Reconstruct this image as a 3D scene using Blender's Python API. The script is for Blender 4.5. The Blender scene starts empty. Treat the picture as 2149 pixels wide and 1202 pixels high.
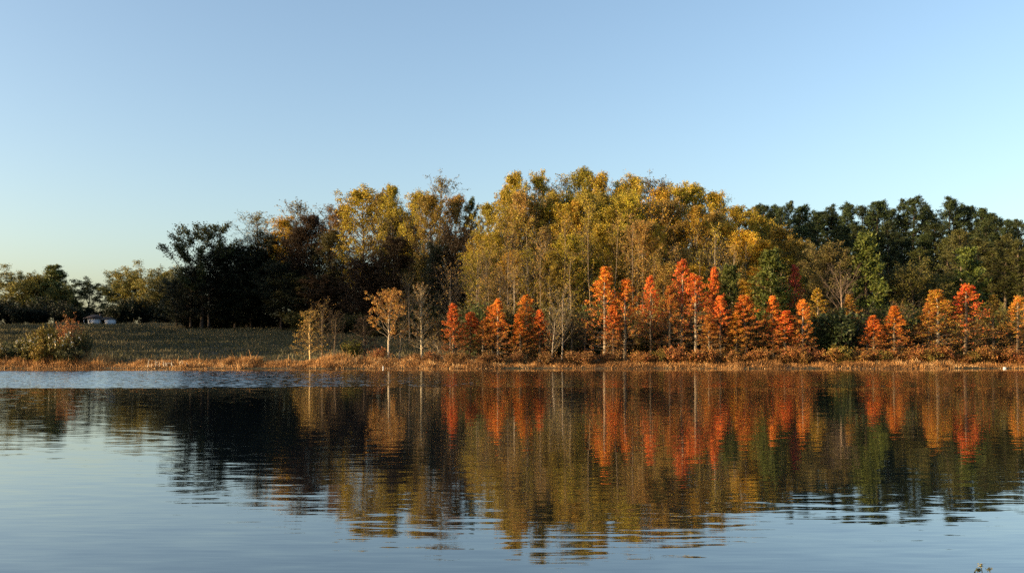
import bpy, math, random
import numpy as np
from mathutils import Vector

# ------------------------------------------------------------------ camera, sky, sun, exposure
SC = bpy.context.scene
COL = SC.collection
F, HY, CX, CZ = 1800.0, 730.0, 1074.5, 2.39      # focal length and horizon in photo pixels, eye height in m
cam = bpy.data.cameras.new('camera')
cam.sensor_width = 36.0
cam.lens = 36.0 * F / 2149.0
cam.shift_y = (HY - 601.0) / 2149.0
cam.clip_start, cam.clip_end = 0.1, 9000.0
cam_o = bpy.data.objects.new('camera', cam); COL.objects.link(cam_o)
cam_o.location = (0, 0, CZ); cam_o.rotation_euler = (math.pi / 2, 0, 0)
SC.camera = cam_o

SUN_EL, SUN_AZ = math.radians(10.0), math.radians(72.0)     # azimuth measured from behind the camera towards the left
S = Vector((-math.sin(SUN_AZ) * math.cos(SUN_EL), -math.cos(SUN_AZ) * math.cos(SUN_EL), math.sin(SUN_EL)))
world = bpy.data.worlds.new('World'); SC.world = world; world.use_nodes = True
wn, wl = world.node_tree.nodes, world.node_tree.links
bg = wn['Background']
sky = wn.new('ShaderNodeTexSky'); sky.sky_type = 'NISHITA'; sky.sun_disc = False
sky.sun_elevation = SUN_EL
sky.sun_rotation = math.atan2(S.x, S.y)
sky.altitude = 100.0; sky.air_density = 1.0; sky.dust_density = 2.8; sky.ozone_density = 1.55
wl.new(sky.outputs[0], bg.inputs[0]); bg.inputs[1].default_value = 0.15
sun = bpy.data.lights.new('sun', 'SUN'); sun.energy = 5.0; sun.angle = math.radians(0.53)
sun.color = (1.0, 0.70, 0.385)
sun_o = bpy.data.objects.new('sun', sun); COL.objects.link(sun_o)
sun_o.rotation_euler = S.to_track_quat('Z', 'Y').to_euler(); sun_o.location = (-60, -30, 60)
SC.view_settings.view_transform = 'Standard'; SC.view_settings.look = 'None'
SC.view_settings.gamma = 1.0; SC.view_settings.use_curve_mapping = False
SC.view_settings.exposure = 1.22
SC.render.engine = 'CYCLES'
SC.cycles.max_bounces = 6; SC.cycles.diffuse_bounces = 2; SC.cycles.glossy_bounces = 3
SC.cycles.transmission_bounces = 3; SC.cycles.use_denoising = False

RNG = np.random.default_rng(7)

# ------------------------------------------------------------------ helpers
def XP(px, Y): return (px - CX) / F * Y
def ZP(py, Y): return CZ + (HY - py) / F * Y

def shore(x):
    return 100.0 + 0.5 * np.sin(x * 0.11 + 0.6) + 0.3 * np.sin(x * 0.37) + 0.15 * np.sin(x * 1.1 + 2)

def terrain(x, y):
    x = np.asarray(x, float); y = np.asarray(y, float)
    s = y - shore(x)
    q = np.clip(s - 4, 0, None)
    up = 0.3 * (1 - np.exp(-np.clip(s, 0, None) / 0.7)) + 0.075 * np.where(q < 98, q, 98 + 12 * (1 - np.exp(-(q - 98) / 12)))
    up = up + np.clip((s - 3) / 8, 0, 1) * (0.09 * np.sin(x * 0.21 + 1.1 * np.sin(y * 0.17)) + 0.05 * np.sin(y * 0.9 + x * 0.13))
    dn = -np.clip(-s * 0.25, 0, 2.0)
    far = np.where(s > 0, up, dn)
    near = np.interp(y, [-50, 1.0, 3.0, 6.0, 16.0], [1.3, 0.9, 0.68, -0.06, -2.0])
    return np.where(y < 16, near, far)

def tag(o, label=None, cat=None, group=None, kind=None):
    if label: o['label'] = label
    if cat: o['category'] = cat
    if group: o['group'] = group
    if kind: o['kind'] = kind
    return o

def mk_mesh(name, verts, quads, mat, attrs=None, smooth=False):
    me = bpy.data.meshes.new(name)
    verts = np.asarray(verts, np.float32); quads = np.asarray(quads, np.int32)
    me.vertices.add(len(verts)); me.vertices.foreach_set('co', verts.ravel())
    me.loops.add(quads.size); me.loops.foreach_set('vertex_index', quads.ravel())
    me.polygons.add(len(quads))
    me.polygons.foreach_set('loop_start', np.arange(0, quads.size, 4, dtype=np.int32))
    me.polygons.foreach_set('loop_total', np.full(len(quads), 4, np.int32))
    if smooth: me.polygons.foreach_set('use_smooth', np.ones(len(quads), bool))
    me.update(calc_edges=True)
    if attrs:
        for k, a in attrs.items():
            at = me.attributes.new(k, 'FLOAT', 'FACE'); at.data.foreach_set('value', np.asarray(a, np.float32))
    me.materials.append(mat)
    return me

def link(name, me, parent=None):
    o = bpy.data.objects.new(name, me); COL.objects.link(o)
    if parent: o.parent = parent
    return o

class Geo:
    def __init__(s): s.v, s.f, s.n, s.a = [], [], 0, []
    def add(s, v, f, a=None):
        v = np.asarray(v, float); f = np.asarray(f, int)
        s.v.append(v); s.f.append(f + s.n); s.n += len(v)
        s.a.append(np.zeros(len(f)) if a is None else a)
    def box(s, x0, x1, y0, y1, z0, z1):
        v = [(x, y, z) for z in (z0, z1) for (x, y) in ((x0, y0), (x1, y0), (x1, y1), (x0, y1))]
        s.add(v, [(0, 3, 2, 1), (4, 5, 6, 7), (0, 1, 5, 4), (1, 2, 6, 5), (2, 3, 7, 6), (3, 0, 4, 7)])
    def tube(s, pts, rad, sides=5):
        pts = np.asarray(pts, float); n = len(pts); rad = np.broadcast_to(rad, (n,))
        t = np.gradient(pts, axis=0); t /= np.linalg.norm(t, axis=1)[:, None] + 1e-9
        ref = np.where(np.abs(t[:, 2:3]) > 0.9, np.array([[1., 0, 0]]), np.array([[0, 0, 1.]]))
        u = np.cross(t, ref); u /= np.linalg.norm(u, axis=1)[:, None] + 1e-9
        w = np.cross(t, u)
        a = np.arange(sides) * 2 * math.pi / sides
        ring = pts[:, None] + rad[:, None, None] * (np.cos(a)[None, :, None] * u[:, None] + np.sin(a)[None, :, None] * w[:, None])
        i = np.arange(n - 1)[:, None] * sides; j = np.arange(sides)[None]; k = (j + 1) % sides
        f = np.stack([i + j, i + k, i + sides + k, i + sides + j], -1).reshape(-1, 4)
        s.add(ring.reshape(-1, 3), f)
    def leaves(s, c, size, rng, aspect=0.6, up=0.4, h=None, axis=None):
        c = np.asarray(c, float); N = len(c)
        if N == 0: return
        nrm = rng.normal(size=(N, 3)); nrm[:, 2] += up; nrm /= np.linalg.norm(nrm, axis=1)[:, None]
        r = rng.normal(size=(N, 3)) if axis is None else axis + 0.35 * rng.normal(size=(N, 3))
        u = r - nrm * (r * nrm).sum(1)[:, None]; u /= np.linalg.norm(u, axis=1)[:, None] + 1e-9
        w = np.cross(nrm, u)
        L = (size * rng.uniform(0.65, 1.35, N))[:, None]; W = L * aspect
        v = np.stack([c + u * L, c + w * W, c - u * L, c - w * W], 1).reshape(-1, 3)
        s.add(v, np.arange(N * 4).reshape(-1, 4), np.zeros(N) if h is None else h)
    def mesh(s, name, mat, rng=None, smooth=False):
        f = np.concatenate(s.f); at = None
        if rng is not None: at = {'v': rng.random(len(f)), 'h': np.concatenate(s.a)}
        return mk_mesh(name, np.concatenate(s.v), f, mat, at, smooth)

# ------------------------------------------------------------------ materials
def new_mat(name):
    m = bpy.data.materials.new(name); m.use_nodes = True
    nt = m.node_tree; nt.nodes.clear()
    out = nt.nodes.new('ShaderNodeOutputMaterial')
    return m, nt.nodes, nt.links, out
def nd(ns, t, **kw):
    n = ns.new(t)
    for k, v in kw.items(): setattr(n, k, v)
    return n
def math_n(ns, ls, op, a, b=None, c=None):
    n = ns.new('ShaderNodeMath'); n.operation = op
    for i, x in enumerate((a, b, c)):
        if x is None: continue
        if isinstance(x, (int, float)): n.inputs[i].default_value = x
        else: ls.new(x, n.inputs[i])
    return n.outputs[0]
def maprange(ns, ls, x, a, b, c, d, smooth=False):
    n = ns.new('ShaderNodeMapRange'); n.clamp = True
    if smooth: n.interpolation_type = 'SMOOTHSTEP'
    ls.new(x, n.inputs[0])
    for i, v in enumerate((a, b, c, d)): n.inputs[i + 1].default_value = v
    return n.outputs[0]

def leaf_material(name, low=None, trans=0.3, hue=0.05):
    m, ns, ls, out = new_mat(name)
    oi = ns.new('ShaderNodeObjectInfo'); base = oi.outputs['Color']
    av = nd(ns, 'ShaderNodeAttribute', attribute_name='v')
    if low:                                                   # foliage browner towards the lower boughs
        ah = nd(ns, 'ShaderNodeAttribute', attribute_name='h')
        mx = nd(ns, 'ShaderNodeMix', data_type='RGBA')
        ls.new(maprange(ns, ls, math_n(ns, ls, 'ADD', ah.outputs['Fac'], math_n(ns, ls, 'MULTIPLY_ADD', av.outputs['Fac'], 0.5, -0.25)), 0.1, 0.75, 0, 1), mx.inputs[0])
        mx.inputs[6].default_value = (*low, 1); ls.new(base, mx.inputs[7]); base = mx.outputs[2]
    hs = ns.new('ShaderNodeHueSaturation')
    fr = math_n(ns, ls, 'FRACT', math_n(ns, ls, 'MULTIPLY', av.outputs['Fac'], 7.31))
    ls.new(maprange(ns, ls, fr, 0, 1, 0.5 - hue / 2, 0.5 + hue / 2), hs.inputs['Hue'])
    ls.new(maprange(ns, ls, av.outputs['Fac'], 0, 1, 0.55, 1.45), hs.inputs['Value'])
    hs.inputs['Saturation'].default_value = 1.0
    ls.new(base, hs.inputs['Color'])
    p = ns.new('ShaderNodeBsdfPrincipled'); p.inputs['Roughness'].default_value = 0.6
    p.inputs['Specular IOR Level'].default_value = 0.25
    ls.new(hs.outputs[0], p.inputs['Base Color'])
    tr = ns.new('ShaderNodeBsdfTranslucent'); ls.new(hs.outputs[0], tr.inputs[0])
    ms = ns.new('ShaderNodeMixShader'); ms.inputs[0].default_value = trans
    ls.new(p.outputs[0], ms.inputs[1]); ls.new(tr.outputs[0], ms.inputs[2]); ls.new(ms.outputs[0], out.inputs[0])
    return m

def bark_material():
    m, ns, ls, out = new_mat('bark')
    oi = ns.new('ShaderNodeObjectInfo')
    tc = ns.new('ShaderNodeTexCoord'); mp = ns.new('ShaderNodeMapping'); mp.inputs['Scale'].default_value = (6, 6, 1.2)
    ls.new(tc.outputs['Object'], mp.inputs[0])
    nz = ns.new('ShaderNodeTexNoise'); nz.inputs['Scale'].default_value = 1.5; nz.inputs['Detail'].default_value = 4
    ls.new(mp.outputs[0], nz.inputs['Vector'])
    hs = ns.new('ShaderNodeHueSaturation'); ls.new(maprange(ns, ls, nz.outputs['Fac'], 0.3, 0.7, 0.5, 1.3), hs.inputs['Value'])
    ls.new(oi.outputs['Color'], hs.inputs['Color'])
    p = ns.new('ShaderNodeBsdfPrincipled'); p.inputs['Roughness'].default_value = 0.85
    p.inputs['Specular IOR Level'].default_value = 0.2
    ls.new(hs.outputs[0], p.inputs['Base Color'])
    bp = ns.new('ShaderNodeBump'); bp.inputs['Strength'].default_value = 0.5; ls.new(nz.outputs['Fac'], bp.inputs['Height'])
    ls.new(bp.outputs[0], p.inputs['Normal']); ls.new(p.outputs[0], out.inputs[0])
    return m

def ramp_material(name, stops, trans=0.25):
    m, ns, ls, out = new_mat(name)
    av = nd(ns, 'ShaderNodeAttribute', attribute_name='v')
    cr = ns.new('ShaderNodeValToRGB'); el = cr.color_ramp.elements
    while len(el) < len(stops): el.new(0.5)
    for e, (p_, c_) in zip(el, stops): e.position = p_; e.color = (*c_, 1)
    ls.new(av.outputs['Fac'], cr.inputs[0])
    p = ns.new('ShaderNodeBsdfPrincipled'); p.inputs['Roughness'].default_value = 0.65; p.inputs['Specular IOR Level'].default_value = 0.2
    ls.new(cr.outputs[0], p.inputs['Base Color'])
    tr = ns.new('ShaderNodeBsdfTranslucent'); ls.new(cr.outputs[0], tr.inputs[0])
    ms = ns.new('ShaderNodeMixShader'); ms.inputs[0].default_value = trans
    ls.new(p.outputs[0], ms.inputs[1]); ls.new(tr.outputs[0], ms.inputs[2]); ls.new(ms.outputs[0], out.inputs[0])
    return m

def plain_material(name, c, c2=None, scale=3.0, rough=0.7, metal=0.0):
    m, ns, ls, out = new_mat(name)
    p = ns.new('ShaderNodeBsdfPrincipled'); p.inputs['Roughness'].default_value = rough; p.inputs['Metallic'].default_value = metal
    if c2:
        tc = ns.new('ShaderNodeTexCoord'); nz = ns.new('ShaderNodeTexNoise'); nz.inputs['Scale'].default_value = scale; nz.inputs['Detail'].default_value = 5
        ls.new(tc.outputs['Object'], nz.inputs['Vector'])
        mx = nd(ns, 'ShaderNodeMix', data_type='RGBA'); ls.new(maprange(ns, ls, nz.outputs['Fac'], 0.35, 0.65, 0, 1), mx.inputs[0])
        mx.inputs[6].default_value = (*c, 1); mx.inputs[7].default_value = (*c2, 1); ls.new(mx.outputs[2], p.inputs['Base Color'])
    else: p.inputs['Base Color'].default_value = (*c, 1)
    ls.new(p.outputs[0], out.inputs[0])
    return m

def ground_material():
    m, ns, ls, out = new_mat('meadow_soil')
    g = ns.new('ShaderNodeNewGeometry')
    n1 = ns.new('ShaderNodeTexNoise'); n1.inputs['Scale'].default_value = 0.18; n1.inputs['Detail'].default_value = 6; n1.inputs['Roughness'].default_value = 0.65
    ls.new(g.outputs['Position'], n1.inputs['Vector'])
    n2 = ns.new('ShaderNodeTexNoise'); n2.inputs['Scale'].default_value = 3.0; n2.inputs['Detail'].default_value = 4
    ls.new(g.outputs['Position'], n2.inputs['Vector'])
    cr = ns.new('ShaderNodeValToRGB'); el = cr.color_ramp.elements
    el[0].position, el[0].color = 0.36, (0.03, 0.028, 0.017, 1)
    el[1].position, el[1].color = 0.62, (0.09, 0.07, 0.042, 1)
    e = el.new(0.5); e.color = (0.045, 0.045, 0.025, 1)
    ls.new(n1.outputs['Fac'], cr.inputs[0])
    hs = ns.new('ShaderNodeHueSaturation'); ls.new(cr.outputs[0], hs.inputs['Color']); ls.new(maprange(ns, ls, n2.outputs['Fac'], 0.3, 0.7, 0.5, 1.5), hs.inputs['Value'])
    p = ns.new('ShaderNodeBsdfPrincipled'); p.inputs['Roughness'].default_value = 0.95; p.inputs['Specular IOR Level'].default_value = 0.1
    ls.new(hs.outputs[0], p.inputs['Base Color'])
    bp = ns.new('ShaderNodeBump'); bp.inputs['Strength'].default_value = 0.6; bp.inputs['Distance'].default_value = 0.1
    ls.new(n2.outputs['Fac'], bp.inputs['Height']); ls.new(bp.outputs[0], p.inputs['Normal'])
    ls.new(p.outputs[0], out.inputs[0])
    return m

def water_material():
    m, ns, ls, out = new_mat('lake_water')
    g = ns.new('ShaderNodeNewGeometry'); P = g.outputs['Position']
    sx = ns.new('ShaderNodeSeparateXYZ'); ls.new(P, sx.inputs[0])
    X, Y = sx.outputs[0], sx.outputs[1]
    def noise(scale_vec, detail=1.0, off=0.0):
        mp = ns.new('ShaderNodeMapping'); mp.inputs['Scale'].default_value = (*scale_vec, 1); mp.inputs['Location'].default_value = (off, off * 1.7, 0)
        ls.new(P, mp.inputs[0])
        n = ns.new('ShaderNodeTexNoise'); n.inputs['Scale'].default_value = 1.0; n.inputs['Detail'].default_value = detail
        ls.new(mp.outputs[0], n.inputs['Vector'])
        s_ = ns.new('ShaderNodeVectorMath'); s_.operation = 'SUBTRACT'; ls.new(n.outputs['Color'], s_.inputs[0]); s_.inputs[1].default_value = (0.5, 0.5, 0.5)
        return s_.outputs[0], n.outputs['Fac']
    def scaled(v, k):
        q = ns.new('ShaderNodeVectorMath'); q.operation = 'SCALE'; ls.new(v, q.inputs[0])
        if isinstance(k, (int, float)): q.inputs['Scale'].default_value = k
        else: ls.new(k, q.inputs['Scale'])
        return q.outputs[0]
    def vadd(a, b):
        q = ns.new('ShaderNodeVectorMath'); q.operation = 'ADD'; ls.new(a, q.inputs[0]); ls.new(b, q.inputs[1]); return q.outputs[0]
    long_, _ = noise((0.95, 5.0), 1.0)                  # low swell, crests lying across the view
    mid_, _ = noise((1.8, 17.0), 1.0, 31.0)
    chop_, _ = noise((1.6, 3.6), 2.0, 77.0)              # wind chop
    _, edge = noise((0.035, 0.16), 3.0, 12.0)            # cat's-paw outlines
    _, patch = noise((0.05, 0.09), 2.0, 55.0)
    # band of wind on the far water by the shore, fading to the right
    yj = math_n(ns, ls, 'MULTIPLY_ADD', edge, 7.0, Y)    # Y + 7*noise
    band = math_n(ns, ls, 'MULTIPLY', maprange(ns, ls, yj, 55.0, 57.0, 0, 1, True), maprange(ns, ls, yj, 94.0, 91.0, 0, 1, True))
    xj = math_n(ns, ls, 'MULTIPLY_ADD', edge, 24.0, X)
    side = maprange(ns, ls, xj, -30.0, 25.0, 1.0, 0.30, True)
    wind = math_n(ns, ls, 'MULTIPLY', band, side)
    # lighter chop on the left before the band
    ch = math_n(ns, ls, 'MULTIPLY', maprange(ns, ls, Y, 22.0, 34.0, 0, 1, True), maprange(ns, ls, math_n(ns, ls, 'MULTIPLY_ADD', patch, 10.0, X), -9.0, -19.0, 0, 1, True))
    amp_l = math_n(ns, ls, 'MULTIPLY', maprange(ns, ls, patch, 0.3, 0.65, 0.35, 1.0), 0.046)
    # at a grazing view only the wavelet faces turned towards the eye are seen
    gw, _ = noise((1.3, 3.0), 2.0, 140.0)
    ab = ns.new('ShaderNodeVectorMath'); ab.operation = 'ABSOLUTE'; ls.new(gw, ab.inputs[0])
    fl = ns.new('ShaderNodeVectorMath'); fl.operation = 'MULTIPLY'; ls.new(ab.outputs[0], fl.inputs[0]); fl.inputs[1].default_value = (0.0, -1.0, 0.0)
    tot = vadd(vadd(vadd(scaled(long_, amp_l), scaled(mid_, 0.04)), scaled(chop_, math_n(ns, ls, 'MULTIPLY', ch, 0.13))), scaled(fl.outputs[0], math_n(ns, ls, 'MULTIPLY', wind, 1.1)))
    an = ns.new('ShaderNodeVectorMath'); an.operation = 'MULTIPLY'; ls.new(tot, an.inputs[0]); an.inputs[1].default_value = (0.28, 1.0, 0.0)
    up = ns.new('ShaderNodeVectorMath'); up.operation = 'ADD'; ls.new(an.outputs[0], up.inputs[0]); up.inputs[1].default_value = (0, 0, 1)
    nm = ns.new('ShaderNodeVectorMath'); nm.operation = 'NORMALIZE'; ls.new(up.outputs[0], nm.inputs[0])
    p = ns.new('ShaderNodeBsdfPrincipled')
    p.inputs['Base Color'].default_value = (0.003, 0.006, 0.009, 1); p.inputs['Roughness'].default_value = 0.02
    p.inputs['IOR'].default_value = 1.62
    p.inputs['Coat Weight'].default_value = 0.45; p.inputs['Coat Roughness'].default_value = 0.02; p.inputs['Coat IOR'].default_value = 1.5
    ls.new(nm.outputs[0], p.inputs['Normal']); ls.new(nm.outputs[0], p.inputs['Coat Normal']); ls.new(p.outputs[0], out.inputs[0])
    return m

M_LEAF = leaf_material('leaf')
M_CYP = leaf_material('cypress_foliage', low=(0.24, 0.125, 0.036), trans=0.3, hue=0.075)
M_NEEDLE = leaf_material('pine_needle', trans=0.15, hue=0.04)
M_BARK = bark_material()
M_REED = ramp_material('reed', [(0.0, (0.05, 0.028, 0.012)), (0.35, (0.22, 0.105, 0.034)), (0.72, (0.42, 0.215, 0.068)), (1.0, (0.62, 0.42, 0.2))])
M_GRASS = ramp_material('meadow_grass', [(0.0, (0.03, 0.036, 0.016)), (0.4, (0.088, 0.084, 0.04)), (0.75, (0.17, 0.14, 0.072)), (1.0, (0.26, 0.19, 0.10))])
M_TUFT = plain_material('seed_fluff', (0.55, 0.48, 0.36))
M_WHITE = plain_material('white_paint', (0.48, 0.50, 0.54), (0.38, 0.40, 0.44), 2.0)
M_ROOF = plain_material('brown_shingle', (0.035, 0.022, 0.018), (0.055, 0.036, 0.03), 6.0, 0.9)
M_GLASS = plain_material('window_glass', (0.02, 0.025, 0.03), rough=0.08)
M_DOOR = plain_material('dark_door', (0.04, 0.035, 0.03))
M_PLASTIC = plain_material('white_plastic', (0.6, 0.6, 0.56), rough=0.35)

# ------------------------------------------------------------------ ground and lake
def build_ground():
    xs = np.unique(np.concatenate([np.linspace(-5000, -260, 14), np.linspace(-260, 260, 210), np.linspace(260, 5000, 14)]))
    ys = np.unique(np.concatenate([np.linspace(-800, -10, 8), np.linspace(-10, 17, 40), np.linspace(17, 94, 12), np.linspace(94, 112, 60), np.linspace(112, 260, 75), np.linspace(260, 7000, 18)]))
    gx, gy = np.meshgrid(xs, ys); gz = terrain(gx, gy)
    v = np.stack([gx, gy, gz], -1).reshape(-1, 3)
    nx, ny = len(xs), len(ys)
    i = np.arange(ny - 1)[:, None] * nx; j = np.arange(nx - 1)[None]
    f = np.stack([i + j, i + j + 1, i + nx + j + 1, i + nx + j], -1).reshape(-1, 4)
    tag(link('ground', mk_mesh('ground', v, f, ground_material(), smooth=True)), 'rising meadow and wood floor beyond the lake', 'ground', kind='structure')
build_ground()
wg = mk_mesh('lake', [(-1500, 3, 0), (1500, 3, 0), (1500, 104, 0), (-1500, 104, 0)], [(0, 1, 2, 3)], water_material())
tag(link('lake', wg), 'calm lake water mirroring the autumn trees', 'lake', kind='structure')

# ------------------------------------------------------------------ tree growing
def grow(seed, H, r0, R, base, prof, nb, elev, ntw, nleaf, lsize, sig, mat=M_LEAF, aspect=0.6, up=0.4, wob=0.02,
         curve=0.0, start=0.35, pexp=1.0, twr=0.014, tlen=0.34, dens=None, needle=False, fork=0, twsub=0, clump=0.0, topnub=True):
    """trunk, branches and crown of one tree; returns (parts, H, R)"""
    rng = np.random.default_rng(seed)
    tk, br, cr = Geo(), Geo(), Geo()
    n = 11; tt = np.linspace(0, 1, n)
    wxy = np.cumsum(rng.normal(0, wob * H / n * 2, (n, 2)), 0); wxy -= wxy[0]
    tp = np.column_stack([wxy, tt * H * 0.985]); tp[0, 2] = -0.4
    rad = r0 * (1 - tt) ** 0.75 + 0.02; rad[0] *= 1.3
    tk.tube(tp, rad, 7)
    def at(t): return np.array([np.interp(t, tt, tp[:, k]) for k in range(3)])
    LC, LH, LA = [], [], []
    for i in range(nb):
        u = ((i + rng.random()) / nb) ** pexp
        t = base + (0.985 - base) * u
        az = i * 2.39996 + rng.normal(0, 0.35)
        L = max(0.15, R * prof(u) * rng.uniform(0.72, 1.15))
        el = elev(u) + rng.normal(0, 0.12)
        d = np.array([math.cos(az) * math.cos(el), math.sin(az) * math.cos(el), math.sin(el)])
        p0 = at(t); ss = np.linspace(0, 1, 5)
        bp = p0 + d * L / max(0.6, math.cos(el)) * ss[:, None]
        bp[:, 2] += curve * L * ss ** 2
        bp[1:] += rng.normal(0, 0.035 * L, (4, 3))
        rb = max(0.012, min(0.5 * np.interp(t, tt, rad), 0.03 * L + 0.012))
        br.tube(bp, rb * (1 - 0.8 * ss), 4)
        dk = 1.0 if dens is None else dens(u)
        for k in range(ntw):
            s_ = start + (1 - start) * (k + rng.random()) / ntw
            q0 = np.array([np.interp(s_, ss, bp[:, c]) for c in range(3)])
            dd = d + rng.normal(0, 0.75, 3); dd[2] += 0.15; dd /= np.linalg.norm(dd)
            tl = tlen * L * rng.uniform(0.6, 1.2) * (1.15 - 0.5 * s_) + 0.1
            q1 = q0 + dd * tl
            if twr > 0:
                qm = (q0 + q1) / 2 + rng.normal(0, 0.08 * tl, 3)
                br.tube([q0, qm, q1], [twr, twr * 0.8, twr * 0.4], 3)
                for _ in range(twsub):
                    s2 = rng.uniform(0.2, 0.9); a0 = q0 + (q1 - q0) * s2
                    d3 = dd + rng.normal(0, 0.7, 3); d3 /= np.linalg.norm(d3)
                    br.tube([a0, a0 + d3 * tl * rng.uniform(0.3, 0.65)], [twr * 0.7, twr * 0.3], 3)
            m_ = rng.poisson(nleaf * dk * (1 if clump == 0 else rng.choice([0.15, 1.0, 1.8], p=[clump, 1 - clump - clump * 0.5, clump * 0.5])))
            if m_:
                f_ = rng.random((m_, 1)) ** 0.6 if not needle else 0.55 + 0.45 * rng.random((m_, 1))
                LC.append(q0 + (q1 - q0) * f_ + rng.normal(0, sig, (m_, 3)) * np.array([1, 1, 0.75])); LH.append(np.full(m_, u))
                if needle: LA.append(np.tile(dd, (m_, 1)))
    if topnub and nleaf > 0:                                   # leading shoot
        m_ = int(nleaf * 1.2) + 1
        LC.append(at(0.975) + rng.normal(0, sig * 0.8, (m_, 3)) * np.array([0.7, 0.7, 1.4])); LH.append(np.ones(m_))
        if needle: LA.append(np.tile([0, 0, 1.], (m_, 1)))
    parts = [('trunk', tk.mesh('trunk', M_BARK, smooth=True), 'bark'), ('branches', br.mesh('branches', M_BARK, smooth=True), 'bark')]
    if LC:
        C = np.concatenate(LC); C[:, 2] = np.clip(C[:, 2], 0.05, None)
        cr.leaves(C, lsize, rng, aspect, up, np.concatenate(LH), np.concatenate(LA) if needle else None)
        parts.append(('crown', cr.mesh('crown', mat, rng), 'leaf'))
        top = np.quantile(C[:, 2], 0.998); rr = np.quantile(np.hypot(C[:, 0], C[:, 1]), 0.93)
    else:
        V = np.concatenate(br.v); top = max(V[:, 2].max(), H); rr = np.quantile(np.hypot(V[:, 0], V[:, 1]), 0.96)
    return dict(parts=parts, H=float(top), R=float(rr))

def shrub(seed, H, R, nst, nleaf, lsize, sig, tufts=0, mat=M_LEAF, aspect=0.6, spread=0.9, low=0.15):
    rng = np.random.default_rng(seed); st, fo, tu = Geo(), Geo(), Geo(); LC, LH, T = [], [], []
    for i in range(nst):
        az = i * 2.39996 + rng.normal(0, 0.3); rr = R * math.sqrt((i + 0.5) / nst) * spread
        h = H * (1 - 0.45 * (rr / R) ** 2) * rng.uniform(0.75, 1.05)
        p0 = np.array([rng.normal(0, 0.12 * R), rng.normal(0, 0.12 * R), -0.15])
        p3 = np.array([rr * math.cos(az), rr * math.sin(az), h])
        ss = np.linspace(0, 1, 5); pts = p0 + (p3 - p0) * ss[:, None]
        pts[:, :2] = p0[:2] + (p3[:2] - p0[:2]) * (ss ** 1.4)[:, None]; pts[1:-1] += rng.normal(0, 0.04 * H, (3, 3))
        st.tube(pts, 0.028 * (1 - 0.8 * ss) + 0.006, 4)
        for k in range(7):
            s_ = low + (1 - low) * (k + rng.random()) / 7
            q0 = np.array([np.interp(s_, ss, pts[:, c]) for c in range(3)])
            dd = rng.normal(0, 1, 3); dd[2] = abs(dd[2]) + 0.3; dd /= np.linalg.norm(dd); q1 = q0 + dd * R * 0.32
            st.tube([q0, q1], [0.012, 0.005], 3)
            m_ = rng.poisson(nleaf)
            if m_: LC.append(q0 + (q1 - q0) * rng.random((m_, 1)) ** 0.6 + rng.normal(0, sig, (m_, 3))); LH.append(np.full(m_, s_))
            if tufts and s_ > 0.78: T.append(q1 + rng.normal(0, 0.09, (tufts, 3)))
    C = np.concatenate(LC); C[:, 2] = np.clip(C[:, 2], 0.03, None); fo.leaves(C, lsize, rng, aspect, 0.3, np.concatenate(LH))
    parts = [('stems', st.mesh('stems', M_BARK, smooth=True), 'bark'), ('foliage', fo.mesh('foliage', mat, rng), 'leaf')]
    if tufts:
        tu.leaves(np.concatenate(T), 0.075, rng, 0.8, 0.2); parts.append(('flower_tufts', tu.mesh('flower_tufts', M_TUFT), 'tuft'))
    return dict(parts=parts, H=float(np.quantile(C[:, 2], 0.998)), R=float(np.quantile(np.hypot(C[:, 0], C[:, 1]), 0.95)))

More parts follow.
